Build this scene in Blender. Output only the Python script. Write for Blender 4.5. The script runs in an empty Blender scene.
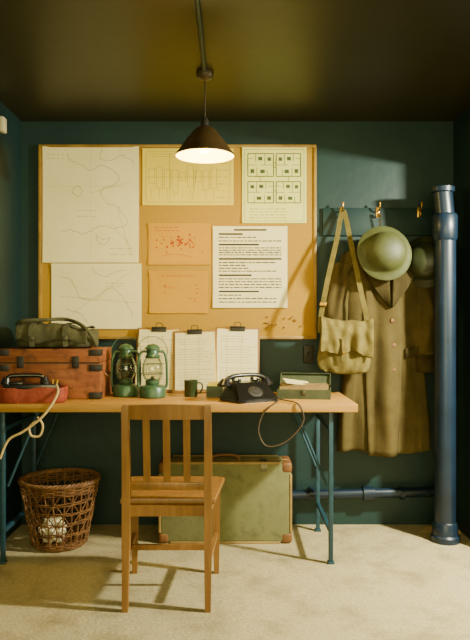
import bpy, bmesh, math, random
from mathutils import Vector, Matrix, Euler, noise
random.seed(7)
COL = bpy.context.scene.collection
pi = math.pi

# ------------------------------------------------------------------ materials
def lin(h):
    h = h.lstrip('#'); o = []
    for i in (0, 2, 4):
        c = int(h[i:i+2], 16)/255
        o.append(c/12.92 if c <= 0.04045 else ((c+0.055)/1.055)**2.4)
    return (*o, 1)

def mat(name, c1, c2=None, rough=0.6, metal=0.0, scale=8, bump=0.0, bscale=60, stretch=(1, 1, 1),
        spec=0.4, emit=None, estr=0, trans=0, lo=0.35, hi=0.65, coat=0, detail=6, bdist=0.01,
        spot=None, spot_scale=30, spot_lo=.62, spot_hi=.72):
    m = bpy.data.materials.new(name); m.use_nodes = True
    nt = m.node_tree; N = nt.nodes; L = nt.links
    b = N['Principled BSDF']
    b.inputs['Roughness'].default_value = rough
    b.inputs['Metallic'].default_value = metal
    b.inputs['Specular IOR Level'].default_value = spec
    b.inputs['Coat Weight'].default_value = coat
    if trans:
        b.inputs['Transmission Weight'].default_value = trans
    tc = N.new('ShaderNodeTexCoord'); mp = N.new('ShaderNodeMapping')
    mp.inputs['Scale'].default_value = stretch
    L.new(tc.outputs['Object'], mp.inputs['Vector'])
    if c2 is None: c2 = c1
    t = N.new('ShaderNodeTexNoise'); t.inputs['Scale'].default_value = scale
    t.inputs['Detail'].default_value = detail; t.inputs['Roughness'].default_value = 0.6
    L.new(mp.outputs['Vector'], t.inputs['Vector'])
    r = N.new('ShaderNodeValToRGB')
    r.color_ramp.elements[0].position = lo; r.color_ramp.elements[1].position = hi
    r.color_ramp.elements[0].color = lin(c1); r.color_ramp.elements[1].color = lin(c2)
    L.new(t.outputs['Fac'], r.inputs['Fac'])
    out = r.outputs['Color']
    if spot:
        t2 = N.new('ShaderNodeTexNoise'); t2.inputs['Scale'].default_value = spot_scale; t2.inputs['Detail'].default_value = 10
        t2.inputs['Roughness'].default_value = .68
        L.new(tc.outputs['Object'], t2.inputs['Vector'])
        r2 = N.new('ShaderNodeValToRGB'); r2.color_ramp.elements[0].position = spot_lo; r2.color_ramp.elements[1].position = spot_hi
        mx = N.new('ShaderNodeMix'); mx.data_type = 'RGBA'
        L.new(t2.outputs['Fac'], r2.inputs['Fac']); L.new(r2.outputs['Color'], mx.inputs[0])
        L.new(out, mx.inputs[6]); mx.inputs[7].default_value = lin(spot); out = mx.outputs[2]
    L.new(out, b.inputs['Base Color'])
    if bump:
        n2 = N.new('ShaderNodeTexNoise'); n2.inputs['Scale'].default_value = bscale
        n2.inputs['Detail'].default_value = 5
        L.new(mp.outputs['Vector'], n2.inputs['Vector'])
        bp = N.new('ShaderNodeBump'); bp.inputs['Strength'].default_value = bump
        bp.inputs['Distance'].default_value = bdist
        L.new(n2.outputs['Fac'], bp.inputs['Height']); L.new(bp.outputs['Normal'], b.inputs['Normal'])
    if emit:
        b.inputs['Emission Color'].default_value = lin(emit); b.inputs['Emission Strength'].default_value = estr
    return m

M = {}
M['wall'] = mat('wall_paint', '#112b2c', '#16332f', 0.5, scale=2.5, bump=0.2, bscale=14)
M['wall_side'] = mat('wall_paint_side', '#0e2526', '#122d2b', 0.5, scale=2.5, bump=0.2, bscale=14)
M['ceil'] = mat('ceiling_paint', '#27240f', '#2d2a12', 0.42, scale=1.5, bump=0.1, bscale=10)
M['floor'] = mat('concrete_floor', '#a3946a', '#bbac7f', 0.8, scale=70, bump=0.4, bscale=70, detail=12, lo=.35, hi=.65, spot='#7b6c44', spot_scale=4.5, spot_lo=.47, spot_hi=.78)
M['cork'] = mat('cork', '#a07a18', '#ae8622', 0.9, scale=140, bump=0.15, bscale=250)
M['frame'] = mat('frame_wood', '#8a6a28', '#a38035', 0.5, scale=10)
M['paper_w'] = mat('white_paper', '#e2d79c', '#e9dea8', 0.85, scale=5)
M['paper_c'] = mat('aged_paper', '#cdc288', '#dbcf98', 0.85, scale=9)
M['paper_y'] = mat('yellow_paper', '#d8be34', '#dfc842', 0.85, scale=5)
M['paper_o'] = mat('orange_paper', '#bc8804', '#c49008', 0.85, scale=5)
M['paper_g'] = mat('pale_green_paper', '#dad76c', '#e0dc7c', 0.85, scale=5)
M['ink'] = mat('ink', '#2a2418', rough=0.8)
M['ink_f'] = mat('faint_ink', '#96894c', rough=0.8)
M['ink_r'] = mat('red_ink', '#a03404', rough=0.8)
M['ink_g'] = mat('green_ink', '#47562e', rough=0.8)
M['pine'] = mat('pine_wood', '#a8782e', '#bc8c3e', 0.42, scale=6, stretch=(0.6, 8, 8), bump=.1)
M['chair'] = mat('chair_wood', '#795222', '#8e642c', 0.45, scale=6, stretch=(7, 7, .6), coat=.12)
M['steel_blue'] = mat('blue_painted_steel', '#183642', '#1f4450', 0.45, scale=20, spec=.5)
M['pipe'] = mat('blue_pipe_paint', '#0d1b29', '#142536', 0.36, scale=6, spec=.45, spot='#1c2f40', spot_scale=12)
M['chest'] = mat('chest_wood', '#743c1a', '#8e5328', 0.65, scale=5, stretch=(0.8, 7, 7), spot='#46260e', spot_scale=12, spot_lo=.5, spot_hi=.7)
M['black'] = mat('black_metal', '#1c1912', '#2c271d', 0.5, scale=30)
M['bake'] = mat('bakelite', '#0f0e0b', '#191711', 0.28, scale=10, spec=.5, coat=.2)
M['redleather'] = mat('red_leather', '#7c2e1c', '#963f26', 0.65, scale=20, bump=.2, spot='#5a2616', spot_scale=25)
M['canvas'] = mat('canvas', '#655a2c', '#7a6d3a', 0.95, scale=14, bump=.4, bscale=300, spec=.15, spot='#544a26', spot_scale=16, spot_lo=.5, spot_hi=.75)
M['canvas_d'] = mat('dark_canvas', '#3e3d26', '#535134', 0.95, scale=14, bump=.4, bscale=300)
M['suit'] = mat('suitcase_canvas', '#6a6940', '#7e7c50', 0.85, scale=9, bump=.3, bscale=250, spot='#504f30', spot_scale=9, spot_lo=.5, spot_hi=.72)
M['leather'] = mat('brown_leather', '#65401f', '#80552c', 0.55, scale=18, bump=.2)
M['tan'] = mat('tan_leather', '#84693a', '#9c8048', 0.6, scale=18, bump=.2)
M['brass'] = mat('brass', '#a87a28', '#c69a40', 0.35, metal=.9, scale=20)
M['iron'] = mat('dull_iron', '#4a4636', '#666048', 0.4, metal=.7, scale=20)
M['lgreen'] = mat('lantern_green', '#2f5032', '#3f6040', 0.38, metal=.1, scale=20, spec=.6)
M['lolive'] = mat('lantern_olive', '#335234', '#426244', 0.38, metal=.1, scale=20, spec=.6)
M['glass'] = mat('lantern_glass', '#f6f8f0', rough=0.02, trans=1.0, spec=.5)
M['coat'] = mat('coat_wool', '#4a3f22', '#564a2a', 0.98, scale=10, bump=.4, bscale=180, spec=.1)
M['coat_d'] = mat('coat_wool_dark', '#382f19', '#433a21', 0.98, scale=10, bump=.4, bscale=180, spec=.1)
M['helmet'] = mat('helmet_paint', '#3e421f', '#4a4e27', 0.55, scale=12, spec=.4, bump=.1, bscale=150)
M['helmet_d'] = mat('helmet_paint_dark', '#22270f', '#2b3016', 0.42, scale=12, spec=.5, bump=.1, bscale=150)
M['wicker'] = mat('wicker', '#583a20', '#80582f', 0.6, scale=25, bump=.2)
M['news'] = mat('newspaper', '#d8cea8', '#f0e8c8', 0.9, scale=40)
M['shade_o'] = mat('shade_enamel', '#3e2e18', '#4a381e', 0.35, scale=10, spec=.6)
M['shade_i'] = mat('shade_inner_cream', '#e8cf90', '#e8cf90', 0.5)
M['bulb'] = mat('bulb_glow', '#ffd890', rough=.4, emit='#ffb840', estr=12)
M['cord'] = mat('pale_cord', '#b89a5c', '#ccb078', 0.8, scale=30)
M['dcord'] = mat('dark_cord', '#3a2c1e', '#4a3a28', 0.7, scale=30)
M['clipb'] = mat('clipboard_wood', '#7e5a26', '#966d30', 0.5, scale=5, stretch=(6, 6, 1))
M['mug'] = mat('dark_green_enamel', '#27351e', '#354628', 0.35, scale=10, spec=.6)
M['filebox'] = mat('file_box_green', '#363d26', '#495032', 0.7, scale=14, spot='#66593a', spot_scale=20)
M['plastic'] = mat('cream_plastic', '#c8c0a0', rough=.4)

# ------------------------------------------------------------------ mesh builder
def smooth_pts(pts, n=6, closed=False):
    P = [Vector(p) for p in pts]; out = []
    m = len(P); rng = m if closed else m-1
    for i in range(rng):
        if closed: p0, p1, p2, p3 = P[(i-1) % m], P[i], P[(i+1) % m], P[(i+2) % m]
        else: p0, p1, p2, p3 = P[max(i-1, 0)], P[i], P[i+1], P[min(i+2, m-1)]
        for k in range(n):
            t = k/n
            out.append(0.5*((2*p1)+(-p0+p2)*t+(2*p0-5*p1+4*p2-p3)*t*t+(-p0+3*p1-3*p2+p3)*t**3))
    if not closed: out.append(P[-1])
    return out

class B:
    def __init__(s): s.bm = bmesh.new()
    def _merge(s, t, mi, mx=None):
        for f in t.faces: f.material_index = mi
        if mx is not None: t.transform(mx)
        me = bpy.data.meshes.new('tmp'); t.to_mesh(me); t.free()
        s.bm.from_mesh(me); bpy.data.meshes.remove(me)
    def box(s, c, d, mi=0, rot=(0, 0, 0), bev=0, seg=2):
        t = bmesh.new(); bmesh.ops.create_cube(t, size=1)
        bmesh.ops.scale(t, vec=Vector(d), verts=t.verts)
        if bev: bmesh.ops.bevel(t, geom=list(t.edges), offset=bev, segments=seg, affect='EDGES', profile=.5)
        s._merge(t, mi, Matrix.Translation(Vector(c)) @ Euler(rot).to_matrix().to_4x4()); return s
    def cyl(s, p0, p1, r0, r1=None, seg=16, mi=0):
        if r1 is None: r1 = r0
        p0 = Vector(p0); p1 = Vector(p1); d = p1-p0
        t = bmesh.new()
        bmesh.ops.create_cone(t, cap_ends=True, segments=seg, radius1=r0, radius2=r1, depth=d.length)
        q = d.to_track_quat('Z', 'Y').to_matrix().to_4x4()
        s._merge(t, mi, Matrix.Translation((p0+p1)/2) @ q); return s
    def lathe(s, prof, seg=32, mi=0, mx=None):
        t = bmesh.new(); rows = []
        for r, z in prof:
            if r < 1e-5: rows.append([t.verts.new((0, 0, z))])
            else: rows.append([t.verts.new((r*math.cos(2*pi*i/seg), r*math.sin(2*pi*i/seg), z)) for i in range(seg)])
        for a, b in zip(rows, rows[1:]):
            for i in range(seg):
                j = (i+1) % seg
                if len(a) == 1 and len(b) == 1: continue
                if len(a) == 1: t.faces.new((a[0], b[i], b[j]))
                elif len(b) == 1: t.faces.new((a[i], b[0], a[j]))
                else: t.faces.new((a[i], b[i], b[j], a[j]))
        bmesh.ops.recalc_face_normals(t, faces=t.faces)
        s._merge(t, mi, mx); return s
    def loft(s, rings, mi=0, cap=True, closed=True, mx=None):
        t = bmesh.new(); R = [[t.verts.new(p) for p in r] for r in rings]
        n = len(R[0])
        for a, b in zip(R, R[1:]):
            for i in range(n if closed else n-1):
                j = (i+1) % n
                t.faces.new((a[i], a[j], b[j], b[i]))
        if cap and closed:
            t.faces.new(list(reversed(R[0]))); t.faces.new(R[-1])
        bmesh.ops.recalc_face_normals(t, faces=t.faces)
        s._merge(t, mi, mx); return s
    def tube(s, pts, r, seg=8, mi=0, closed=False, sub=0, taper=None):
        P = smooth_pts(pts, sub, closed) if sub else [Vector(p) for p in pts]
        n = len(P); rings = []; up = None
        for i in range(n):
            if closed: d = P[(i+1) % n]-P[i-1]
            else: d = P[min(i+1, n-1)]-P[max(i-1, 0)]
            d.normalize()
            if up is None:
                up = Vector((0, 0, 1)) if abs(d.z) < .9 else Vector((1, 0, 0))
            a = (up-d*up.dot(d)).normalized(); up = a; b = d.cross(a)
            rr = r if taper is None else r*(taper[0]+(taper[1]-taper[0])*i/(n-1))
            rings.append([P[i]+rr*(math.cos(2*pi*k/seg)*a+math.sin(2*pi*k/seg)*b) for k in range(seg)])
        if closed: rings.append(rings[0]); return s.loft(rings, mi, cap=False)
        return s.loft(rings, mi)
    def strap(s, pts, w, t, side, mi=0, sub=0, closed=False):
        P = smooth_pts(pts, sub, closed) if sub else [Vector(p) for p in pts]
        S = Vector(side).normalized(); n = len(P); rings = []
        for i in range(n):
            d = (P[(i+1) % n]-P[i-1]) if closed else P[min(i+1, n-1)]-P[max(i-1, 0)]
            d.normalize(); sd = (S-d*S.dot(d)).normalized(); nn = d.cross(sd)
            rings.append([P[i]+sd*w/2+nn*t/2, P[i]-sd*w/2+nn*t/2, P[i]-sd*w/2-nn*t/2, P[i]+sd*w/2-nn*t/2])
        if closed: rings.append(rings[0]); return s.loft(rings, mi, cap=False)
        return s.loft(rings, mi)
    def make(s, name, mats, parent=None, loc=None, rot=None, sharp=40, solid=0, subsurf=0):
        me = bpy.data.meshes.new(name)
        bmesh.ops.remove_doubles(s.bm, verts=s.bm.verts, dist=1e-6)
        s.bm.to_mesh(me); s.bm.free()
        for f in me.polygons: f.use_smooth = True
        me.set_sharp_from_angle(angle=math.radians(sharp))
        for m in mats: me.materials.append(M[m])
        o = bpy.data.objects.new(name, me); COL.objects.link(o)
        if parent is not None: o.parent = parent
        if loc is not None: o.location = loc
        if rot is not None: o.rotation_euler = rot
        if solid:
            md = o.modifiers.new('solid', 'SOLIDIFY'); md.thickness = solid; md.offset = 0
        if subsurf:
            md = o.modifiers.new('sub', 'SUBSURF'); md.levels = subsurf; md.render_levels = subsurf
        return o

def tag(o, label, cat, group=None):
    o['label'] = label; o['category'] = cat
    if group: o['group'] = group
    return o
def thing(name, label, cat, loc=(0, 0, 0), rz=0, group=None):
    o = bpy.data.objects.new(name, None); o.empty_display_size = .05; COL.objects.link(o)
    o.location = loc; o.rotation_euler = (0, 0, rz)
    return tag(o, label, cat, group)
def struct(b, name, m):
    o = b.make(name, [m]); o['kind'] = 'structure'; return o
def rrect(cx, cy, z, hx, hy, e=4.0, n=32):
    out = []
    for i in range(n):
        a = 2*pi*i/n; c, s = math.cos(a), math.sin(a)
        k = (abs(c)**e+abs(s)**e)**(-1/e)
        out.append((cx+hx*c*k, cy+hy*s*k, z))
    return out

# ------------------------------------------------------------------ room
XL, XR, H, YF = -1.27, 1.30, 2.40, -5.2
struct(B().box(((XL+XR)/2, .06, H/2), (XR-XL+.24, .12, H+.24)), 'wall_back', 'wall')
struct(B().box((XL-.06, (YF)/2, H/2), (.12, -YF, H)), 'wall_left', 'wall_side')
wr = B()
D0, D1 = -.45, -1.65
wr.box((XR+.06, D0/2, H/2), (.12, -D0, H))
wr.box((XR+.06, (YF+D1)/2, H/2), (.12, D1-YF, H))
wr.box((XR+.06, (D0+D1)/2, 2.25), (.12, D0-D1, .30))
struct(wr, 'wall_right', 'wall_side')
struct(B().box(((XL+XR)/2, YF/2, -.06), (XR-XL+2.2, -YF+.2, .12)), 'floor', 'floor')
struct(B().box(((XL+XR)/2, YF/2, H+.06), (XR-XL+.24, -YF+.2, .12)), 'ceiling', 'ceil')

# ------------------------------------------------------------------ notice board
nb = thing('notice_board', 'large cork notice board with thin wooden frame covered in papers', 'notice board', (-.34, 0, 1.68))
W, Hh = 1.643, 1.149
B().box((0, -.012, 0), (W-.02, .018, Hh-.02)).make('cork_panel', ['cork'], nb)
f = B()
f.box((0, -.016, Hh/2-.008), (W, .03, .018), bev=.003); f.box((0, -.016, -Hh/2+.008), (W, .03, .018), bev=.003)
f.box((-W/2+.008, -.016, 0), (.018, .03, Hh-.03), bev=.003); f.box((W/2-.008, -.016, 0), (.018, .03, Hh-.03), bev=.003)
f.make('frame', ['frame'], nb)

def paper(name, label, x0, x1, z1, z0, m, inks, y=-.0225, tilt=0, cat='paper', group=None, curl=.006):
    """inks: list of (points in 0..1 paper space, width m, material index)"""
    w, h = x1-x0, z1-z0
    def P(u, v, off=0):
        c = curl*((2*u-1)**4*.6+(2*v-1)**4)
        return Vector(((u-.5)*w, -c-off, (v-.5)*h))
    b = B()
    n = 10
    b.loft([[P(i/n, j/n) for i in range(n+1)] for j in range(n+1)], 0, closed=False)
    for pts, wd, mi in inks:
        pp = [P(u, v, .0008) for u, v in pts]
        for a, c in zip(pp, pp[1:]):
            d = c-a
            if d.length < 1e-5: continue
            d.normalize(); s = Vector((-d.z, 0, d.x))*wd/2
            t = bmesh.new(); vs = [t.verts.new(q) for q in (a-s, c-s, c+s, a+s)]; t.faces.new(vs); b._merge(t, mi)
    o = b.make(name, [m, 'ink', 'ink_f', 'ink_r', 'ink_g'], None, ((x0+x1)/2, y, (z0+z1)/2), (0, tilt, 0))
    return tag(o, label, cat, group)

def squig(pts, n=5, amp=.008):
    P = smooth_pts([(u, v, 0) for u, v in pts], n)
    return [(p.x+random.uniform(-amp, amp), p.y+random.uniform(-amp, amp)) for p in P]
def textlines(v_top, v_bot, n, u0=.1, u1=.9, wd=.003, mi=1, gap=.02, dens=.9):
    out = []
    for k in range(n):
        v = v_top+(v_bot-v_top)*k/max(n-1, 1); u = u0
        end = u1 if random.random() < dens else u0+(u1-u0)*random.uniform(.3, .8)
        while u < end:
            l = random.uniform(.02, .09); out.append(([(u, v), (min(u+l, end), v)], wd, mi)); u += l+gap
    return out
def rect(u0, v0, u1, v1, wd, mi): return ([(u0, v0), (u1, v0), (u1, v1), (u0, v1), (u0, v0)], wd, mi)

ik = [(squig([(.25, .95), (.3, .88), (.42, .84), (.5, .8), (.62, .84), (.75, .78), (.79, .72), (.72, .66), (.63, .64), (.6, .6), (.66, .52), (.74, .5), (.8, .46), (.88, .36), (.84, .31), (.72, .3), (.6, .32), (.5, .27), (.4, .25), (.3, .28), (.2, .27)], 6, .009), .0022, 2),
      (squig([(.62, .98), (.6, .9), (.7, .88), (.78, .91), (.85, .92), (.95, .86)], 6, .009), .0022, 2),
      (squig([(.55, .24), (.62, .2), (.7, .22), (.66, .16), (.58, .17), (.55, .24)], 4, .005), .0022, 2),
      (squig([(.3, .62), (.36, .66), (.41, .62), (.37, .57), (.3, .62)], 4, .005), .0022, 2),
      ([(.7, .35), (.95, .1)], .0014, 2), ([(.5, .6), (.9, .7)], .0014, 2), ([(.78, .45), (.93, .05)], .0014, 2)]
ik += textlines(.45, .4, 2, .35, .55, .0022, 2) + textlines(.12, .07, 2, .7, .92, .0022, 2) + textlines(.93, .9, 2, .04, .22, .0022, 2)
ik += [([(.02, .66), (.98, .66)], .0008, 2), ([(.5, .02), (.5, .98)], .0008, 2)]
paper('map_sheet', 'large white sheet with a pencilled coastline map pinned to cork board', -1.137, -.568, 2.243, 1.557, 'paper_w', ik, cat='map')
ik = [(squig([(.1, .8), (.2, .76), (.25, .7), (.3, .5), (.4, .44), (.5, .45), (.6, .6), (.68, .62), (.75, .55), (.82, .42), (.85, .35), (.9, .2)], 6, .01), .0022, 2),
      (squig([(.45, .95), (.5, .85), (.6, .8), (.7, .86), (.8, .9)], 5), .0022, 2), (squig([(.15, .3), (.3, .25), (.36, .16), (.4, .1)], 4), .0022, 2),
      ([(.1, .1), (.9, .9)], .0012, 2), ([(.1, .5), (.95, .4)], .0012, 2)] + textlines(.7, .65, 2, .6, .8, .0022, 2)
paper('map_sheet', 'smaller white map sheet with faint coastline drawing, cork board lower part', -1.085, -.552, 1.552, 1.165, 'paper_w', ik, y=-.0235, cat='map')
ik = [rect(.04, .06, .96, .94, .0014, 4)]
for i in range(9):
    a = .07+.085*i; ik.append(rect(a, random.uniform(.2, .45), a+.065, random.uniform(.55, .8), .0014, 4))
    ik.append(([(a+.03, .12), (a+.03, .3)], .001, 4))
ik += [([(.04, .5), (.8, .5)], .0014, 4), ([(.3, .08), (.3, .92)], .0012, 4), ([(.55, .1), (.62, .9)], .0012, 4), ([(.1, .86), (.7, .86)], .0012, 4)]
ik += textlines(.86, .14, 7, .82, .94, .0018, 4) + textlines(.9, .9, 1, .1, .6, .002, 4)
paper('diagram_sheet', 'yellow sheet with a wiring diagram in thin green lines', -.547, -.008, 2.232, 1.895, 'paper_y', ik, cat='diagram')
ik = []
for i in range(44):
    u = min(.85, max(.12, random.gauss(.48, .18))); v = min(.74, max(.28, random.gauss(.52, .10))); l = random.uniform(.012, .04)
    ik.append(([(u, v), (u+l, v+random.uniform(-.03, .03))], random.uniform(.005, .011), 3))
ik += textlines(.9, .82, 2, .1, .5, .003, 3) + [(squig([(.2, .2), (.4, .26), (.7, .18)], 4), .002, 3), rect(.04, .06, .96, .94, .0012, 2)]
paper('sketch_card', 'orange card with a scattered cluster of red marks', -.512, -.143, 1.79, 1.545, 'paper_o', ik, cat='paper')
ik = textlines(.88, .88, 1, .2, .8, .004, 3) + textlines(.70, .15, 6, .1, .9, .0018, 2) + [rect(.04, .06, .96, .94, .0012, 2)]
for i in range(12):
    u = random.uniform(.15, .8); v = random.uniform(.25, .7); ik.append(([(u, v), (u+.04, v+.01)], .004, 3))
paper('sketch_card', 'orange card with faint writing and a few red marks', -.506, -.16, 1.508, 1.258, 'paper_o', ik, cat='paper')
ik = [rect(.04, .03, .96, .97, .0015, 4)]
def block(u0, v0, u1, v1): return ([(u0, (v0+v1)/2), (u1, (v0+v1)/2)], (v1-v0)*.448, 4)
def plan(u0, v0, u1, v1, fl):
    W_, H_ = u1-u0, v1-v0
    q = lambda a, b_: (u0+W_*(1-a if fl else a), v0+H_*b_)
    o_ = [rect(u0, v0, u1, v1, .005, 4)]
    for s_ in (((0, .5), (.35, .5)), ((.5, .5), (1, .5)), ((.35, 0), (.35, .38)), ((.66, .5), (.66, 1)), ((.3, 1), (.3, .66)), ((.75, 0), (.75, .3)), ((.0, .78), (.2, .78))):
        o_.append(([q(*s_[0]), q(*s_[1])], .003, 4))
    for s_ in ((.10, .14, .25, .32), (.48, .14, .66, .30), (.40, .70, .56, .86), (.76, .68, .90, .84)):
        a = q(s_[0], s_[1]); c_ = q(s_[2], s_[3]); o_.append(block(min(a[0], c_[0]), a[1], max(a[0], c_[0]), c_[1]))
    return o_
for q in ((.09, .62, .49, .92, 0), (.53, .62, .91, .92, 1), (.09, .27, .49, .55, 1), (.53, .27, .91, .55, 0)): ik += plan(*q)
ik += [([(.49, .80), (.53, .80)], .004, 4), ([(.49, .74), (.53, .74)], .004, 4), ([(.49, .43), (.53, .43)], .004, 4), ([(.28, .55), (.28, .62)], .003, 4), ([(.72, .55), (.72, .62)], .003, 4)]
ik += textlines(.19, .07, 4, .12, .7, .003, 4)
paper('floor_plan', 'pale green sheet with building floor plans in dark lines', .042, .423, 2.238, 1.79, 'paper_g', ik, cat='plan')
ik = [([(.28, .955), (.72, .955)], .010, 1), ([(.08, .905), (.40, .905)], .010, 1), ([(.08, .775), (.62, .775)], .010, 1), ([(.08, .60), (.92, .60)], .010, 1), ([(.08, .40), (.52, .40)], .010, 1), ([(.08, .20), (.62, .20)], .009, 1)]
ik += textlines(.865, .82, 2, .08, .92, .006, 1, .012, .9) + textlines(.735, .65, 4, .08, .92, .006, 1, .012, .8)
ik += textlines(.555, .45, 4, .08, .85, .006, 1, .012, .7) + textlines(.355, .25, 4, .08, .92, .006, 1, .012, .7) + textlines(.155, .07, 3, .08, .85, .006, 1, .012, .6)
paper('typed_notice', 'white typewritten notice with dark heading bars and text rows', -.131, .31, 1.772, 1.29, 'paper_w', ik, y=-.0235, cat='notice')

pin0 = None
for i in range(14):
    x = .15+random.uniform(0, .27); z = 1.16+random.uniform(0, .09)
    if pin0 is None:
        pin0 = B().lathe([(0, .011), (.004, .011), (.0045, .008), (.003, .005), (.005, .002), (.005, 0), (0, 0)], 10).make('push_pin', ['leather'])
        pin0.rotation_euler = (pi/2, 0, 0)
        o = pin0
    else:
        o = pin0.copy(); COL.objects.link(o)
    o.location = (x, -.021, z)
    tag(o, 'small dark push pin stuck in the cork board', 'pin', 'spare push pins on the notice board')

# ------------------------------------------------------------------ ceiling conduit and pendant lamp
PX, PY = -.144, -.76
B().cyl((0, 0, 0), (.03, -3.6, 0), .010, seg=10).make('ceiling_conduit', ['wall_side'], None, (PX, PY-.05, H-.011))
tag(bpy.data.objects['ceiling_conduit'], 'thin painted electrical conduit running along the ceiling', 'conduit')
pl = thing('pendant_lamp', 'hanging lamp with brown enamel cone shade and lit bulb', 'lamp', (PX, PY, 2.0))
B().lathe([(0, .40), (.042, .40), (.042, .385), (.034, .37), (.012, .36), (0, .355)], 24).make('ceiling_rose', ['shade_o'], pl)
B().cyl((0, 0, .16), (0, 0, .365), .0035, seg=8).make('cable', ['dcord'], pl)
B().lathe([(0, .185), (.01, .185), (.016, .175), (.02, .155), (.02, .095), (0, .095)], 20).make('lamp_holder', ['black'], pl)
sh = B()
sh.lathe([(.021, .140), (.038, .134), (.056, .117), (.094, .070), (.122, .028), (.137, .010), (.141, .006), (.141, -.002)], 48, 0)
sh.lathe([(.141, -.002), (.138, -.002), (.135, .008), (.119, .026), (.091, .067), (.053, .113), (.021, .130)], 48, 1)
sh.make('lamp_shade', ['shade_o', 'shade_i'], pl, sharp=60)
B().lathe([(0, .010), (.018, .016), (.029, .033), (.029, .050), (.02, .072), (.013, .096), (0, .096)], 20).make('bulb', ['bulb'], pl)

# ------------------------------------------------------------------ wall fittings
o = B().box((0, -.011, 0), (.73, .02, .165), bev=.004).make('coat_rail', ['wall'], None, (.885, 0, 1.80))
tag(o, 'teal painted wooden board carrying the coat hooks', 'coat rail')
def hook(x, z):
    h = thing('coat_hook', 'brass double coat hook screwed to painted rail', 'hook', (x, -.0215, z), group='brass hooks on the coat rail')
    b = B().box((0, -.002, 0), (.022, .004, .06), bev=.0015)
    b.make('back_plate', ['brass'], h)
    B().tube([(0, -.004, .005), (0, -.03, .005), (0, -.052, .018), (0, -.058, .04)], .0045, sub=5).cyl((0, -.058, .038), (0, -.058, .05), .007, .006, 10).make('upper_prong', ['brass'], h)
    B().tube([(0, -.004, -.012), (0, -.02, -.028), (0, -.034, -.024), (0, -.038, -.008)], .004, sub=5).make('lower_prong', ['brass'], h)
for x in (.63, .845, 1.09): hook(x, 1.855)
sw = thing('wall_switch', 'small dark surface mounted electrical switch on the wall', 'switch', (.435, 0, 1.015))
B().box((0, -.014, 0), (.06, .028, .105), bev=.005).make('housing', ['black'], sw)
B().box((0, -.032, 0), (.014, .014, .03), bev=.003, rot=(.3, 0, 0)).make('toggle', ['bake'], sw)
jb = B().box((0, 0, 0), (.03, .06, .08), bev=.006).make('junction_box', ['plastic'], None, (XL+.014, -.36, 2.27))
tag(jb, 'small cream plastic electrical box on the side wall', 'electrical box')

# vertical pipe
vp = thing('drain_pipe', 'thick dark blue painted vertical waste pipe with socket collar', 'pipe', (1.157, -.29, 0))
B().cyl((0, 0, .0), (0, 0, 1.70), .058, seg=40).make('pipe_shaft', ['pipe'], vp)
B().cyl((.006, 0, 1.72), (-.014, 0, 1.925), .052, seg=40).make('upper_pipe', ['pipe'], vp)
B().lathe([(0, .0), (.078, 0), (.078, .03), (.068, .04), (.066, .1), (.059, .11)], 40).make('base_collar', ['pipe'], vp)
B().lathe([(.058, 1.65), (.067, 1.665), (.069, 1.785), (.060, 1.80), (.050, 1.80)], 40).make('socket_collar', ['pipe'], vp)
B().lathe([(.046, 1.912), (.065, 1.920), (.065, 1.945), (.05, 1.95), (0, 1.95)], 40, 0, Matrix.Translation((-.014, 0, 0))).make('top_collar', ['pipe'], vp)
hp = thing('horizontal_pipe', 'painted pipe with bracket and joint low along the back wall', 'pipe', (.65, -.060, .2))
B().cyl((-.50, 0, -.012), (.48, 0, .01), .028, seg=24).make('pipe_run', ['pipe'], hp)
B().cyl((.10, 0, .001), (.165, 0, .002), .040, seg=24).make('pipe_joint', ['pipe'], hp)
for x in (-.2, .33):
    B().cyl((x-.012, 0, .0), (x+.012, 0, .0), .034, seg=24).box((x, .030, 0), (.024, .05, .06), bev=.004).make('pipe_bracket', ['pipe'], hp)
B().tube([(.48, 0, .01), (.52, 0, .012), (.545, -.03, .012), (.545, -.06, .012)], .028, seg=14, sub=5).make('pipe_elbow', ['pipe'], hp)

# ------------------------------------------------------------------ folding table
TZ = .80
ft = thing('folding_table', 'long wooden plank top table on blue folding steel legs', 'table', (0, -.385, 0))
B().box((-.325, 0, TZ-.02), (1.862, .57, .04), bev=.004).make('tabletop', ['pine'], ft)
for lx, sg in ((.478, -1), (-1.158, 1)):
    for ly in (-.24, .265):
        b = B().box((lx, ly, (TZ-.04)/2), (.022, .022, TZ-.04), bev=.002)
        b.box((lx, ly, .006), (.034, .034, .012), bev=.002)
        b.make('leg', ['steel_blue'], ft)
    for z in (TZ-.052, TZ-.13, .16):
        B().box((lx, .0125, z), (.02, .48, .02), bev=.002).make('cross_bar', ['steel_blue'], ft)
    for ly in (-.215, .24):
        B().cyl((lx+sg*.17, ly, TZ-.045), (lx+sg*.016, ly, .38), .007, seg=8).make('brace', ['steel_blue'], ft)
    B().box((lx+sg*.17, .0125, TZ-.047), (.02, .49, .014)).make('brace_rail', ['steel_blue'], ft)

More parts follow.
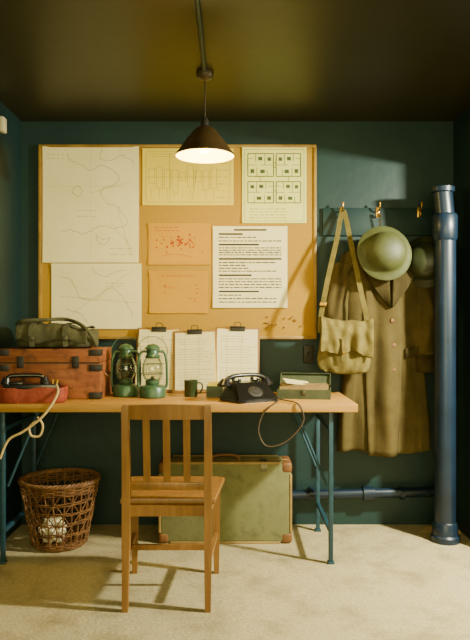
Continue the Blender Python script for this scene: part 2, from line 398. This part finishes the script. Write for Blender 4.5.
# ------------------------------------------------------------------ chair (back towards viewer)
ch = thing('dining_chair', 'plain brown wooden chair with vertical slat back', 'chair', (-.285, -.955, 0))
bw, fw = .172, .196
yb, yf = -.175, .205
for sx in (-1, 1):
    b = B()
    rr = []
    for z, y, hw, hd in ((0, -.035, .012, .014), (.25, -.012, .016, .019), (.45, 0, .017, .021), (.62, -.008, .016, .018), (.85, -.04, .014, .013), (.862, -.042, .009, .009)):
        rr.append([(sx*bw+a*hw, yb+y+c*hd, z) for a, c in ((-1, -1), (1, -1), (1, 1), (-1, 1))])
    b.loft(rr).make('leg', ['chair'], ch, sharp=30)
    B().loft([[(sx*fw+a*w, yf+c*w, z) for a, c in ((-1, -1), (1, -1), (1, 1), (-1, 1))] for z, w in ((0, .012), (.3, .017), (.43, .018))]).make('leg', ['chair'], ch, sharp=30)
st = B()
sp = [(-.20, -.17), (.20, -.17), (.235, .215), (.20, .235), (-.20, .235), (-.235, .215)]
st.loft([[(x*k, y*k, z) for x, y in sp] for z, k in ((.432, .97), (.44, 1), (.452, 1), (.458, .985))])
st.make('seat', ['chair'], ch, sharp=30)
ap = B().box((0, yb, .41), (.31, .018, .045)).box((0, yf, .41), (.36, .018, .045))
for sx in (-1, 1): ap.box((sx*.184, .015, .41), (.018, .35, .045), rot=(0, 0, sx*-.06))
ap.make('seat_rail', ['chair'], ch)
bk = B()
def yback(z): return yb-.004-(max(z-.5, 0)/.36)*.036
rings = []
for i in range(13):
    x = -.17+.34*i/12; bow = -.012*(1-(x/.17)**2); top = .858+.006*(1-(x/.17)**2)
    rings.append([(x, yback(.8)+bow-.009, .80), (x, yback(.8)+bow+.009, .80), (x, yback(.85)+bow+.009, top), (x, yback(.85)+bow-.009, top)])
bk.loft(rings)
bk.box((0, yback(.52), .515), (.32, .018, .032), bev=.002)
for i in range(3):
    x = -.084+.084*i; bow = -.011*(1-(x/.17)**2)
    bk.loft([[(x+a*.0145, yback(z)+bow*(z-.5)/.3+c*.005, z) for a, c in ((-1, -1), (1, -1), (1, 1), (-1, 1))] for z in (.52, .6, .7, .805)])
bk.make('backrest', ['chair'], ch, sharp=30)
B().box((-bw-.012, .012, .19), (.016, .35, .024), rot=(0, 0, .06)).make('stretcher', ['chair'], ch)
B().box((bw+.012, .012, .19), (.016, .35, .024), rot=(0, 0, -.06)).make('stretcher', ['chair'], ch)
B().box((0, .015, .19), (.355, .016, .024)).make('stretcher', ['chair'], ch)

# ------------------------------------------------------------------ suitcase
sc = thing('suitcase', 'worn olive canvas suitcase with brown leather corners, standing upright', 'suitcase', (-.053, -.245, 0))
SW, SD, SH = .72, .19, .44
B().box((0, 0, SH/2+.002), (SW, SD, SH), bev=.02, seg=3).make('body', ['suit'], sc)
for sx in (-1, 1):
    for sz in (0, 1):
        B().box((sx*(SW/2-.027), 0, (SH-.028 if sz else .031)), (.062, SD+.006, .062), bev=.018, seg=3).make('leather_corner', ['leather'], sc)
e = B()
for yy in (-SD/2+.006, SD/2-.006):
    for zz in (.006, SH-.002): e.box((0, yy, zz), (SW-.12, .016, .014), bev=.004)
    for xx in (-SW/2+.004, SW/2-.004): e.box((xx, yy, SH/2), (.014, .016, SH-.12), bev=.004)
e.make('edge_binding', ['tan'], sc)
B().box((0, -.03, SH/2+.003), (SW+.003, .006, SH+.003), bev=.02).make('lid_seam', ['tan'], sc)
h = B().tube([(-.075, -.04, SH), (-.07, -.04, SH+.022), (-.03, -.04, SH+.032), (.03, -.04, SH+.032), (.07, -.04, SH+.022), (.075, -.04, SH)], .008, sub=5)
h.make('handle', ['leather'], sc)
for sx in (-1, 1):
    B().loft([[(sx*.21+a, y, z) for a in (-.017, .017)]+[(sx*.21+a, y-dy, z+dz) for a in (.017, -.017)] for y, z, dy, dz in ((-.02, SH+.001, 0, .006), (-.09, SH+.001, 0, .006), (-.094, SH-.012, .006, 0), (-.094, SH-.045, .006, 0))]).make('latch', ['iron'], sc)

# ------------------------------------------------------------------ wicker basket
bx, by = -.950, -.345
wb = thing('wicker_basket', 'round brown open weave wicker waste basket', 'basket', (bx, by, 0))
def brad(z): return .138+.068*(z/.36)**.9
def ringpts(z, wob, ph, n=112):
    out = []
    for i in range(n):
        a = 2*pi*i/n; r = brad(z)+wob*math.sin(a*13+ph)
        out.append((r*math.cos(a), r*math.sin(a), z+.003*math.sin(a*3+z*60)))
    return out
b = B()
for k in range(26):
    a = 2*pi*k/26+random.uniform(-.03, .03)
    pts = [(brad(z)*math.cos(a+tw), brad(z)*math.sin(a+tw), z) for z, tw in ((.012, 0), (.12, random.uniform(-.04, .04)), (.24, random.uniform(-.04, .04)), (.352, 0))]
    b.tube(pts, .0038, 6, sub=3)
for sgn in (-1, 1):
    for k in range(13):
        a0 = 2*pi*k/13
        b.tube([((brad(z)+.004*sgn)*math.cos(a0+sgn*z*3.6), (brad(z)+.004*sgn)*math.sin(a0+sgn*z*3.6), z) for z in [.015+.035*i for i in range(10)]], .0028, 5)
for k, z in enumerate([.018, .028, .038, .085, .095, .145, .155, .20, .21, .255, .265, .305, .315, .325, .335, .345]):
    b.tube(ringpts(z, .004, (k % 2)*pi), .0036, 5, closed=True)
b.make('woven_body', ['wicker'], wb)
rm = B()
for q in range(3): rm.tube([((brad(.355)+.007*math.cos(a*18+q*2.1))*math.cos(a), (brad(.355)+.007*math.cos(a*18+q*2.1))*math.sin(a), .356+.007*math.sin(a*18+q*2.1)) for a in [2*pi*i/144 for i in range(144)]], .007, 6, closed=True)
rm.make('braided_rim', ['wicker'], wb)
B().lathe([(0, .004), (.134, .004), (.138, .012), (.134, .018), (0, .018)], 36).make('base', ['wicker'], wb)
def crumple(name, loc, r, seed, label):
    b = bmesh.new(); bmesh.ops.create_icosphere(b, subdivisions=4, radius=r)
    for v in b.verts:
        n = v.co.normalized(); s_ = noise.noise(n*2.4+Vector((seed, 0, 0)))*.35+abs(noise.noise(n*6+Vector((0, seed, 0))))*.35
        v.co *= (.85+s_)
    q = B(); q._merge(b, 0); o = q.make(name, ['news'], None, loc, sharp=25); tag(o, label, 'paper')
crumple('crumpled_paper', (bx-.028, by-.030, .088), .068, 1, 'crumpled ball of newspaper at the bottom of wicker basket')

# ------------------------------------------------------------------ wooden chest on table
cw, cd, chh = .535, .32, .265
cx, cy = -.974, -.305
wc = thing('wooden_chest', 'worn brown wooden instrument chest with black metal fittings', 'chest', (cx, cy, TZ))
B().box((0, 0, .096), (cw, cd, .190), bev=.004).make('body', ['chest'], wc)
B().box((0, 0, .2285), (cw+.004, cd+.004, .071), bev=.005).make('lid', ['chest'], wc)
B().box((0, -cd/2-.001, .1915), (cw, .006, .005)).make('seam', ['black'], wc)
for sx in (-1, 1):
    for z in (.02, .165, .245):
        B().box((sx*(cw/2-.028), -cd/2-.001, z), (.062, .006, .034), bev=.0015).box((sx*(cw/2+.001), -cd/2+.02, z), (.007, .045, .034), bev=.0015).make('corner_plate', ['black'], wc)
for x in (-.15, .14):
    b = B().box((x, -cd/2-.003, .195), (.036, .007, .06), bev=.002); b.cyl((x, -cd/2-.012, .18), (x, -cd/2-.003, .18), .008, seg=10)
    b.make('latch', ['black'], wc)
B().tube([(cw/2+.003, -.06, .13), (cw/2+.012, -.05, .12), (cw/2+.013, 0, .105), (cw/2+.012, .05, .12), (cw/2+.003, .06, .13)], .005, sub=5).make('handle', ['leather'], wc)
B().box((.0, -cd/2-.002, .105), (.26, .004, .09), bev=.001).make('front_panel', ['chest'], wc)

# slouched haversack on chest
hv = thing('haversack', 'dark olive crumpled canvas pack with webbing straps and buckles', 'bag', (-.965, -.315, TZ+.265))
def slump(x): return 1-.22*math.exp(-((x-.13)/.07)**2)-.12*math.exp(-((x+.05)/.05)**2)
rings = []
for z, hx, hy in ((.002, .18, .10), (.008, .205, .125), (.045, .212, .132), (.085, .205, .124), (.115, .188, .10), (.122, .14, .05)):
    r = rrect(0, 0, z, hx, hy, 4.5, 64)
    rings.append([(x+.02*noise.noise(Vector((x*12, y*12, z*22))), y+.035*noise.noise(Vector((x*14, y*14, z*24+3))), zz*(slump(x))+.03*noise.noise(Vector((x*9, y*9, 7)))*(z > .02)) for x, y, zz in r])
B().loft(rings).make('body', ['canvas_d'], hv, sharp=80, subsurf=1)
fl = []
for i in range(31):
    x = -.19+.38*i/30; w_ = noise.noise(Vector((x*13, 0, 2)))
    fl.append([(x+.012*noise.noise(Vector((x*9, z*30, 4))), y+.014*w_, (z+.02*w_+.014*noise.noise(Vector((x*24, y*22, 1))))*slump(x)+.004) for y, z in ((.08, .124), (.03, .134), (-.03, .136), (-.085, .131), (-.126, .118), (-.148, .09), (-.153, .06), (-.150, .035+.015*math.sin(x*20)))])
B().loft(fl, closed=False).make('flap', ['canvas_d'], hv, sharp=80, solid=.006, subsurf=1)
for x in (-.10, .075):
    s_ = slump(x)
    B().strap([(x, .03, .150*s_), (x, -.06, .151*s_), (x, -.13, .134*s_), (x, -.162, .095*s_), (x+.008, -.165, .012)], .026, .005, (1, .12, 0), sub=4).make('strap', ['canvas_d'], hv)
    B().box((x+.003, -.170, .055), (.034, .006, .024), bev=.002).make('buckle', ['iron'], hv)
B().tube([(-.17, .0, .11), (-.205, -.06, .12), (-.16, -.12, .145), (-.04, -.10, .152), (.05, -.05, .155), (.14, -.11, .13), (.20, -.13, .08), (.225, -.08, .012)], .010, sub=6).make('shoulder_strap', ['canvas_d'], hv)

# field telephone in leather case
fp = thing('field_telephone', 'black field telephone set in an open worn red leather case', 'telephone', (-1.02, -.575, TZ), .05)
b = B(); w, d, h = .32, .14, .078
rings = []
for z, k in ((.001, .96), (.008, 1), (.04, 1.01), (h-.01, 1.01), (h, 1.0), (h, .92), (.05, .9)):
    rings.append([(x+.006*noise.noise(Vector((x*20, y*20, z*20))), y+.006*noise.noise(Vector((x*18, 1, z*30))), zz+.016*noise.noise(Vector((x*10, y*10, 3)))*(z > .06)) for x, y, zz in rrect(0, 0, z, w/2*k, d/2*(k if k > .95 else k-.06), 7, 48)])
b.loft(rings).make('leather_case', ['redleather'], fp, sharp=60)
B().box((-.01, .008, .068), (.27, .088, .05), bev=.006).box((-.09, .012, .095), (.08, .07, .018), bev=.006).make('instrument_block', ['bake'], fp)
B().cyl((.06, -.008, .092), (.06, -.008, .104), .018, seg=20).make('selector_knob', ['black'], fp)
for x in (.11, .088): B().cyl((x, .03, .092), (x, .03, .110), .006, seg=12).make('terminal', ['brass'], fp)
def handset(parent, L, r, zc, z0, y0=0, rz=0, x0=0, arch=.012):
    b = B()
    b.tube([(-L/2, 0, zc-.018), (-L/2+.02, 0, zc), (-L/4, 0, zc+arch*.8), (0, 0, zc+arch), (L/4, 0, zc+arch*.8), (L/2-.02, 0, zc), (L/2, 0, zc-.018)], .011, 10, sub=5)
    for sx in (-1, 1):
        b.cyl((sx*(L/2-.005), 0, zc-.005), (sx*(L/2), 0, zc-.034), .016, r, 20)
        b.cyl((sx*(L/2), 0, zc-.034), (sx*(L/2+.002), 0, zc-.044), r, r*.9, 20)
    return b.make('handset', ['bake'], parent, (x0, y0, z0), (0, 0, rz))
handset(fp, .19, .025, .030, .100, .012, .18, -.045, .004)
c = B().tube([(.12, -.03, .09), (.14, -.09, .055), (.11, -.115, -.01), (.06, -.124, -.07), (-.02, -.124, -.13), (-.09, -.124, -.17), (-.13, -.124, -.26)], .006, 8, sub=8)
c.tube([(.05, -.120, -.06), (.075, -.124, -.10), (.06, -.124, -.15), (.02, -.124, -.15), (.01, -.122, -.11), (.04, -.124, -.08)], .0055, 8, sub=8)
c.make('cord', ['cord'], fp)

# ------------------------------------------------------------------ hurricane lanterns
def lantern(x, y, k, m, label, rz):
    t = thing('hurricane_lantern', label, 'lantern', (x, y, TZ), rz, 'hurricane lanterns on the table')
    S = lambda L: [(r*k, z*k) for r, z in L]
    V = lambda L: [tuple(c*k for c in p) for p in L]
    B().lathe(S([(0, 0), (.060, 0), (.066, .005), (.066, .046), (.060, .056), (.042, .062), (.030, .064), (0, .064)]), 32).make('fuel_tank', [m], t)
    B().lathe(S([(0, .06), (.030, .062), (.034, .07), (.034, .082), (.028, .088), (.012, .094), (.008, .105), (0, .106)]), 24).make('burner', [m], t)
    B().lathe(S([(.030, .086), (.040, .10), (.051, .125), (.052, .15), (.043, .180), (.032, .198), (.0308, .198), (.0418, .1795), (.0508, .15), (.0498, .125), (.0388, .1005), (.0288, .086)]), 28).make('glass_globe', ['glass'], t)
    B().lathe(S([(.034, .194), (.038, .205), (.030, .214), (.028, .236), (.038, .240), (.038, .246), (.024, .262), (.0, .268)]), 28).make('chimney_cap', [m], t)
    f = B()
    for sx in (-1, 1):
        f.tube(V([(sx*.055, 0, .045), (sx*.070, 0, .06), (sx*.072, 0, .12), (sx*.068, 0, .19), (sx*.055, 0, .225), (sx*.028, 0, .228)]), .0065*k, 10, sub=6)
    f.make('side_tubes', [m], t)
    g = B()
    for zz, rr_ in ((.118, .054), (.165, .053)):
        g.tube([(rr_*k*math.cos(a), rr_*k*math.sin(a), zz*k) for a in [2*pi*i/32 for i in range(32)]], .0018*k, 5, closed=True)
    for sa in (.6, pi-.6, pi+.6, -.6):
        g.tube([(r_*k*math.cos(sa), r_*k*math.sin(sa), z_*k) for r_, z_ in ((.036, .085), (.052, .105), (.0545, .14), (.049, .175), (.036, .196))], .0018*k, 5, sub=3)
    g.make('wire_guard', [m], t)
    B().tube(V([(-.070, 0, .20), (-.074, .01, .24), (-.05, .02, .285), (0, .024, .302), (.05, .02, .285), (.074, .01, .24), (.070, 0, .20)]), .0018*k, 6, sub=6).make('bail_handle', [m], t)
lantern(-.597, -.31, 1.07, 'lgreen', 'dark green metal hurricane lantern with glass globe beside the chest', .1)
lantern(-.444, -.37, 1.08, 'lolive', 'green metal hurricane lantern with glass globe by the clipboards', .2)

# ------------------------------------------------------------------ clipboards leaning on wall
def clipboard(x, w, h, y, tilt, sheets, label, ang=0, lean=0):
    t = thing('clipboard', label, 'clipboard', (x, y, TZ+.004), ang, 'clipboards leaning against the wall')
    t.rotation_euler = (tilt, lean, ang)
    B().box((0, 0, h/2), (w, .005, h), bev=.002).make('backing_board', ['clipb'], t)
    pw, ph = w*.90, h*.92
    for q, (rt, mtl) in enumerate(((random.choice((-.035, .035)), 'paper_y'), (random.uniform(-.02, .02), sheets))):
        b = B(); b.box((0, 0, -ph/2), (pw, .0022, ph), 0)
        if q == 1:
            n = 19
            for k in range(n):
                if k in (3, 11): continue
                zz = -ph*.12-ph*.80*k/(n-1); xx = -pw*.42
                while xx < pw*random.choice((.42, .42, .3, .1)):
                    l = random.uniform(.006, .03); b.box((xx+l/2, -.0013, zz), (l, .0006, .0026), 1); xx += l+.006
            b.box((-pw*.25, -.0013, -ph*.5), (.0016, .0006, ph*.85), 1); b.box((pw*.1, -.0013, -ph*.5), (.0016, .0006, ph*.85), 1)
        b.make('paper_sheet', [mtl, 'ink_f'], t, (0, -.0042-.0032*q, h-.014), (0, rt, 0))
    c = B().box((0, -.013, h-.012), (w*.34, .012, .026), bev=.003)
    c.cyl((-w*.17, -.018, h-.002), (w*.17, -.018, h-.002), .005, seg=10)
    c.tube([(-.015, -.014, h), (-.018, -.02, h+.02), (0, -.022, h+.026), (.018, -.02, h+.02), (.015, -.014, h)], .002, 6, sub=3)
    c.make('clip', ['black'], t)
clipboard(-.450, .255, .380, -.152, -.27, 'paper_c', 'wooden clipboard with aged ruled form and black spring clip', 0, .015)
clipboard(-.228, .255, .368, -.176, -.30, 'paper_c', 'wooden clipboard with written sheets and black spring clip', 0, -.02)
clipboard(.006, .262, .384, -.155, -.27, 'paper_w', 'wooden clipboard with white sheet and large black clip', 0, .024)

# mug, stationery box
mg = thing('tin_mug', 'small dark green enamel mug on the table', 'mug', (-.240, -.33, TZ), 0)
B().lathe([(0, 0), (.033, 0), (.036, .004), (.037, .085), (.039, .088), (.037, .09), (.034, .086), (.033, .008), (0, .006)], 28).make('cup', ['mug'], mg)
B().tube([(.036, 0, .075), (.058, 0, .07), (.062, 0, .045), (.05, 0, .022), (.036, 0, .018)], .004, 8, sub=4).make('handle', ['mug'], mg)
sb = thing('stationery_box', 'small dark box holding a stack of cream cards', 'box', (-.106, -.36, TZ), -.12)
b = B(); w, d, h = .085, .065, .062
b.box((0, 0, .003), (w, d, .006)); b.box((-w/2, 0, h/2), (.004, d, h)); b.box((w/2, 0, h/2), (.004, d, h)); b.box((0, -d/2, h/2), (w, .004, h)); b.box((0, d/2, h/2), (w, .004, h))
b.make('tray', ['mug'], sb)
b = B()
for i in range(8): b.box((0, -.024+.0065*i, .045+random.uniform(-.002, .003)), (w-.012, .0025, .072))
b.make('cards', ['paper_y'], sb)

# ------------------------------------------------------------------ bakelite telephone
tp = thing('telephone', 'old angular black bakelite telephone with handset across its cradle', 'telephone', (.070, -.515, TZ), .55)
TS = (1.28, 1.15, 1.0); tp.scale = TS
B().loft([rrect(0, 0, 0, .095, .088, 14, 48), rrect(0, 0, .018, .095, .088, 14, 48), rrect(0, .001, .023, .093, .084, 14, 48), rrect(0, .014, .060, .083, .064, 12, 48), rrect(0, .022, .088, .074, .048, 12, 48), rrect(0, .024, .096, .068, .042, 12, 48)]).make('body', ['bake'], tp, sharp=25)
mx = Matrix.Translation((0, -.056, .050)) @ Euler((math.radians(52), 0, 0)).to_matrix().to_4x4()
dl = B().lathe([(0, .006), (.012, .006), (.014, .004), (.030, .004), (.034, .002), (.035, -.006)], 32, 0, mx)
dl.make('dial', ['black'], tp)
b = B()
for k in range(10):
    a = 2*pi*k/12+.6
    b.lathe([(0, .0055), (.0035, .0055), (.0035, .003)], 10, 0, mx @ Matrix.Translation((.0235*math.cos(a), .0235*math.sin(a), 0)))
b.make('finger_holes', ['iron'], tp)
for sx in (-1, 1):
    B().box((sx*.045, .024, .099), (.014, .06, .010), bev=.003).box((sx*.045, -.002, .108), (.014, .010, .014), bev=.002).box((sx*.045, .050, .108), (.014, .010, .014), bev=.002).make('cradle', ['bake'], tp)
handset(tp, .20, .032, .016, .102, .024, 0)
MI = (Matrix.Translation(tp.location) @ Matrix.Rotation(.55, 4, 'Z') @ Matrix.Diagonal((*TS, 1))).inverted()
def W2L(p): return tuple(MI @ Vector(p))
B().tube([W2L(p) for p in [(.14, -.44, .815), (.205, -.50, .808), (.215, -.60, .808), (.20, -.665, .807), (.165, -.684, .785), (.132, -.684, .745), (.115, -.684, .67), (.150, -.684, .60), (.225, -.684, .605), (.292, -.684, .655), (.335, -.684, .72), (.325, -.684, .780), (.30, -.668, .807), (.26, -.58, .808), (.222, -.50, .807), (.195, -.44, .807)]], .0035, 8, sub=8).make('cord', ['dcord'], tp)

# open file box
fb = thing('file_box', 'worn dark green metal box, lid open showing papers', 'box', (.372, -.385, TZ), -.16)
b = B(); w, d, h = .275, .15, .050
b.box((0, 0, .003), (w, d, .006)); b.box((-w/2, 0, h/2), (.005, d, h)); b.box((w/2, 0, h/2), (.005, d, h)); b.box((0, -d/2, h/2), (w, .005, h)); b.box((0, d/2, h/2), (w, .005, h))
b.make('body', ['filebox'], fb)
B().box((0, -d/2-.004, .035), (.022, .004, .025), bev=.001).make('latch', ['iron'], fb)
l = B().box((0, 0, .042), (w, .004, .084)).box((-w/2+.002, -.009, .042), (.004, .018, .084)).box((w/2-.002, -.009, .042), (.004, .018, .084)).box((0, -.009, .084), (w, .018, .004))
l.make('lid', ['filebox'], fb, (0, d/2+.003, h), (-.80, 0, 0))
b = B()
for i in range(11): b.box((random.uniform(-.006, .006), -.055+.010*i, .040+random.uniform(-.006, .008)), (w-.03, .0025, .062), rot=(-.15+.01*i, random.uniform(-.03, .03), 0))
b.make('file_cards', ['tan'], fb)
B().box((-.04, .0, .082), (.14, .08, .003), rot=(.22, .14, .35)).make('folded_letter', ['paper_c'], fb)

# ------------------------------------------------------------------ greatcoat
CX, CY = .864, -.088
gc = thing('greatcoat', 'long khaki brown wool military greatcoat hanging from hook', 'coat', (CX, CY, .455))
prof = [(1.235, .04, .022), (1.215, .09, .030), (1.19, .150, .038), (1.165, .215, .044), (1.13, .248, .050), (1.085, .252, .054), (1.0, .246, .058), (.85, .228, .060), (.72, .218, .060), (.55, .228, .064), (.35, .243, .068), (.18, .256, .070), (.0, .267, .072)]
def cprof(z):
    for (z1, a1, b1), (z0, a0, b0) in zip(prof, prof[1:]):
        if z0 <= z <= z1:
            t = (z-z0)/(z1-z0); return a0+(a1-a0)*t, b0+(b1-b0)*t
    return prof[-1][1], prof[-1][2]
def cpt(z, u, off=0):
    a, b_ = cprof(z); v = 1-z/1.235
    am = min(.85, max(0, v-.15)*1.2)
    front = 1 if math.sin(u) < 0 else .15
    fx = math.cos(u)
    s1 = math.sin(fx*7+.9+.8*v); s2 = math.sin(fx*13+2.2-1.2*v)
    fold = (math.copysign(abs(s1)**.6, s1)*.42+s2*.22)*am*front
    fold += .28*noise.noise(Vector((fx*1.9, 2.0, z*3.2+fx*2.2)))*front
    e = 2.9; c, s_ = math.cos(u), math.sin(u); k = (abs(c)**e+abs(s_)**e)**(-1/e)
    edge = 1+.02*math.sin(z*9)*v
    hem = -.012*math.sin(fx*4+1)*max(0, v-.8)*5
    return Vector((c*k*a*edge, s_*k*(b_+off)*(1+fold), z+hem))
b = B(); nz_ = 60; nu = 180
b.loft([[cpt(1.235*(1-j/nz_), 2*pi*i/nu) for i in range(nu)] for j in range(nz_+1)], cap=False)
b.make('coat_body', ['coat'], gc, sharp=80, solid=.004)
def fy(x, z, off=.006):
    best = min((cpt(z, -pi*q/240) for q in range(1, 240)), key=lambda p: abs(p.x-x))
    return best.y-off
def patch(poly_rows, mi_name, name, off=.007, solid=.006):
    q = B(); q.loft([[(x, fy(x, z, off), z) for x, z in row] for row in poly_rows], closed=False)
    return q.make(name, [mi_name], gc, sharp=70, solid=solid)
def rowlerp(l, r, n=6): return [(l[0]+(r[0]-l[0])*i/n, l[1]+(r[1]-l[1])*i/n) for i in range(n+1)]
patch([rowlerp((-.12+.03*max(0, .5-z), z), (.062+.025*math.sin(z*3), z), 14) for z in [.93-.94*j/30 for j in range(31)]], 'coat', 'front_overlap', .013, .012)
for sx in (-1, 1):
    rows = []
    for z, xi, xo in ((1.19, .018, .08), (1.155, .017, .140), (1.12, .015, .195), (1.085, .013, .185), (1.03, .010, .15), (.93, .007, .095), (.83, .004, .020)):
        rows.append(rowlerp((sx*xi+.022, z+.0), (sx*xo+.022, z+.014), 8))
    patch(rows, 'coat_d', 'lapel', .028, .018)
cl = B()
rows = []
for i in range(29):
    a = math.radians(-255+330*i/28)
    rows.append([(.065*math.cos(a), .034*math.sin(a), 1.255), (.092*math.cos(a), .050*math.sin(a), 1.25), (.150*math.cos(a)+.004, .068*math.sin(a), 1.165+.012*math.sin(3*a))])
cl.loft(rows, closed=False).make('collar', ['coat_d'], gc, sharp=80, solid=.008)
for sx, pts in ((-1, [(-.17, 0, 1.11), (-.222, -.004, 1.06), (-.256, -.010, .94), (-.280, -.020, .80), (-.292, -.026, .61)]), (1, [(.17, 0, 1.11), (.216, -.004, 1.06), (.236, -.012, .92), (.246, -.024, .70), (.242, -.030, .465)])):
    P = smooth_pts(pts, 7); n = len(P); rings = []
    for i, p in enumerate(P):
        r = (.082-.016*i/(n-1))*(.6+.4*min(1, i/4))
        rings.append([(p.x+r*math.cos(a)*(1+.14*noise.noise(Vector((math.cos(a)*1.5, math.sin(a)*1.5+sx, p.z*10)))), p.y+r*.72*math.sin(a)*(1+.5*noise.noise(Vector((math.cos(a)*1.6, sx*3, p.z*11)))), p.z+.01*math.cos(a)*math.sin(i)) for a in [2*pi*k/30 for k in range(30)]])
    B().loft(rings, cap=True).make('sleeve', ['coat'], gc, sharp=80, subsurf=1)
    e_ = P[-1]; b = B()
    b.loft([[(e_.x+(.068)*math.cos(a), e_.y+.050*math.sin(a), e_.z+zz) for a in [2*pi*k/24 for k in range(24)]] for zz in (-.002, .04, .10)], cap=False)
    b.make('cuff', ['coat_d'], gc, sharp=80, solid=.004)
for sx in (-1, 1):
    patch([rowlerp((sx*.155-.045, .60-dz), (sx*.155+.045, .60-dz+sx*.012), 6) for dz in (0, .025, .055)], 'coat_d', 'pocket_flap', .014, .007)
for x, z in ((.030, .76), (.038, .62), (.036, .48), (-.085, .76), (-.085, .62)):
    y = fy(x, z, .019)
    B().lathe([(0, .008), (.009, .007), (.013, .002), (.013, 0), (0, 0)], 14, mx=Matrix.Translation((x, y, z)) @ Euler((pi/2, 0, 0)).to_matrix().to_4x4()).make('button', ['leather'], gc)
B().tube([(-.019, .05, 1.235), (-.019, .03, 1.30), (-.019, .012, 1.38), (-.014, .014, 1.385), (-.010, .03, 1.30), (-.008, .05, 1.235)], .0025, 6, sub=3).make('hanging_loop', ['coat_d'], gc)

# ------------------------------------------------------------------ gas mask satchel
sg = thing('canvas_satchel', 'khaki canvas satchel bag hanging by its long shoulder strap', 'bag', (.602, -.250, .925))
def sag(x, z): return -.018*(1-(x/.15)**2)*(z/.28)
rings = []
for z, hx, hy in ((0, .11, .024), (.010, .138, .042), (.06, .150, .058), (.14, .142, .050), (.23, .134, .036), (.285, .128, .026), (.30, .115, .014)):
    r = rrect(0, 0, z, hx, hy, 3.6, 56)
    rings.append([(x+.014*noise.noise(Vector((x*15, y*15, z*16))), y+.040*noise.noise(Vector((x*18, 1, z*22+x*12))), zz+sag(x, z)-.012*math.cos(x*12)*(z < .02)) for x, y, zz in r])
B().loft(rings).make('body', ['canvas'], sg, (0, 0, 0), (0, .06, 0), sharp=70, subsurf=1)
fl = []
for i in range(31):
    x = -.145+.29*i/30; drp = .115-.02*abs(x/.14)**3+.010*math.sin(x*36)
    fl.append([(x, y+.034*noise.noise(Vector((x*24, z*18+x*14, 5))), z+sag(x, z)+.008*noise.noise(Vector((x*16, 3, 5)))) for y, z in ((.028, .296), (0, .310), (-.03, .304), (-.052, .27), (-.060, .235), (-.066, .20), (-.072, .16), (-.075, drp))])
B().loft(fl, closed=False).make('flap', ['canvas'], sg, (0, 0, 0), (0, .06, 0), sharp=70, solid=.005, subsurf=1)
B().strap([(-.01, -.082, .20), (-.01, -.088, .14), (-.01, -.078, .07)], .022, .004, (1, 0, 0)).make('fastening_tab', ['canvas'], sg)
B().lathe([(0, .005), (.007, .004), (.008, 0)], 14, mx=Matrix.Translation((-.01, -.089, .115)) @ Euler((pi/2, 0, 0)).to_matrix().to_4x4()).make('stud', ['brass'], sg)
B().strap([(-.128, .0, .22), (-.125, .0, .30), (-.085, .03, .50), (-.02, .10, .75), (.012, .165, .885), (.028, .18, .932), (.044, .165, .885), (.062, .09, .72), (.10, .03, .48), (.132, .0, .30), (.136, 0, .21)], .028, .004, (1, -.2, 0), sub=5).make('shoulder_strap', ['canvas'], sg)
B().box((-.112, -.004, .38), (.036, .008, .020), bev=.002, rot=(0, .15, 0)).make('buckle', ['brass'], sg)

# ------------------------------------------------------------------ helmets
def helmet(x, y, z, rot, label, k=1, m='helmet'):
    t = thing('steel_helmet', label, 'helmet', (x, y, z), 0, 'steel helmets on the coat rail')
    t.rotation_euler = rot
    pr = [(0, .104), (.03, .102), (.06, .095), (.085, .081), (.102, .058), (.110, .031), (.114, .015), (.122, .007), (.14, -.001), (.153, -.007), (.157, -.010), (.153, -.012), (.139, -.005), (.120, .002), (.110, .013), (.105, .029), (.097, .055), (.081, .076), (.058, .090), (.03, .097), (0, .099)]
    B().lathe([(r*k, zz*k) for r, zz in pr], 56).make('shell', [m], t, sharp=50)
    B().tube([(-.10*k, .0, .02), (-.09*k, .06, -.01), (-.03, .13*k, -.012), (.03, .13*k, -.012), (.09*k, .06, -.01), (.10*k, 0, .02)], .004, 8, sub=5).make('chin_strap', ['tan'], t)
    return t
helmet(.835, -.255, 1.592, (math.radians(80), 0, math.radians(6)), 'olive painted steel helmet with wide brim hanging crown outwards', 1.0)
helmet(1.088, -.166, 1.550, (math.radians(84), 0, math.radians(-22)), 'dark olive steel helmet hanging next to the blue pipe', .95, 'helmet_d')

# ------------------------------------------------------------------ lights
def area(name, loc, tgt, sx, sy, e, col):
    l = bpy.data.lights.new(name, 'AREA'); l.shape = 'RECTANGLE'; l.size = sx; l.size_y = sy; l.energy = e; l.color = col
    o = bpy.data.objects.new(name, l); COL.objects.link(o); o.location = loc
    o.rotation_euler = (Vector(tgt)-Vector(loc)).to_track_quat('-Z', 'Y').to_euler(); return o
area('fill_front', (.1, -5.0, 1.5), (0, -.4, .35), 2.4, 1.6, 98, (1, .91, .42))  # added soft fill behind the camera, lifts the shade under the table
area('daylight_doorway', (2.1, -1.25, 1.5), (.7, -1.1, .0), .9, 1.2, 34, (1, .94, .50))
area('sunlit_doorway', (1.95, -1.40, 2.0), (1.14, -.40, 0), .12, .12, 200, (1, .97, .76))
l = bpy.data.lights.new('pendant_bulb_light', 'POINT'); l.energy = 25; l.color = (1, .75, .24); l.shadow_soft_size = .08
o = bpy.data.objects.new('pendant_bulb_light', l); COL.objects.link(o); o.location = (PX, PY, 1.975)

w = bpy.data.worlds.new('world'); bpy.context.scene.world = w; w.use_nodes = True
bg = w.node_tree.nodes['Background']; bg.inputs[0].default_value = (.90, .82, .32, 1); bg.inputs[1].default_value = .34

cam = bpy.data.cameras.new('camera'); co = bpy.data.objects.new('camera', cam); COL.objects.link(co)
co.location = (0, -3.87, 1.2); co.rotation_euler = (pi/2, 0, 0)
cam.lens = 36.56; cam.sensor_width = 36; cam.sensor_fit = 'AUTO'; cam.shift_y = .0047
bpy.context.scene.camera = co
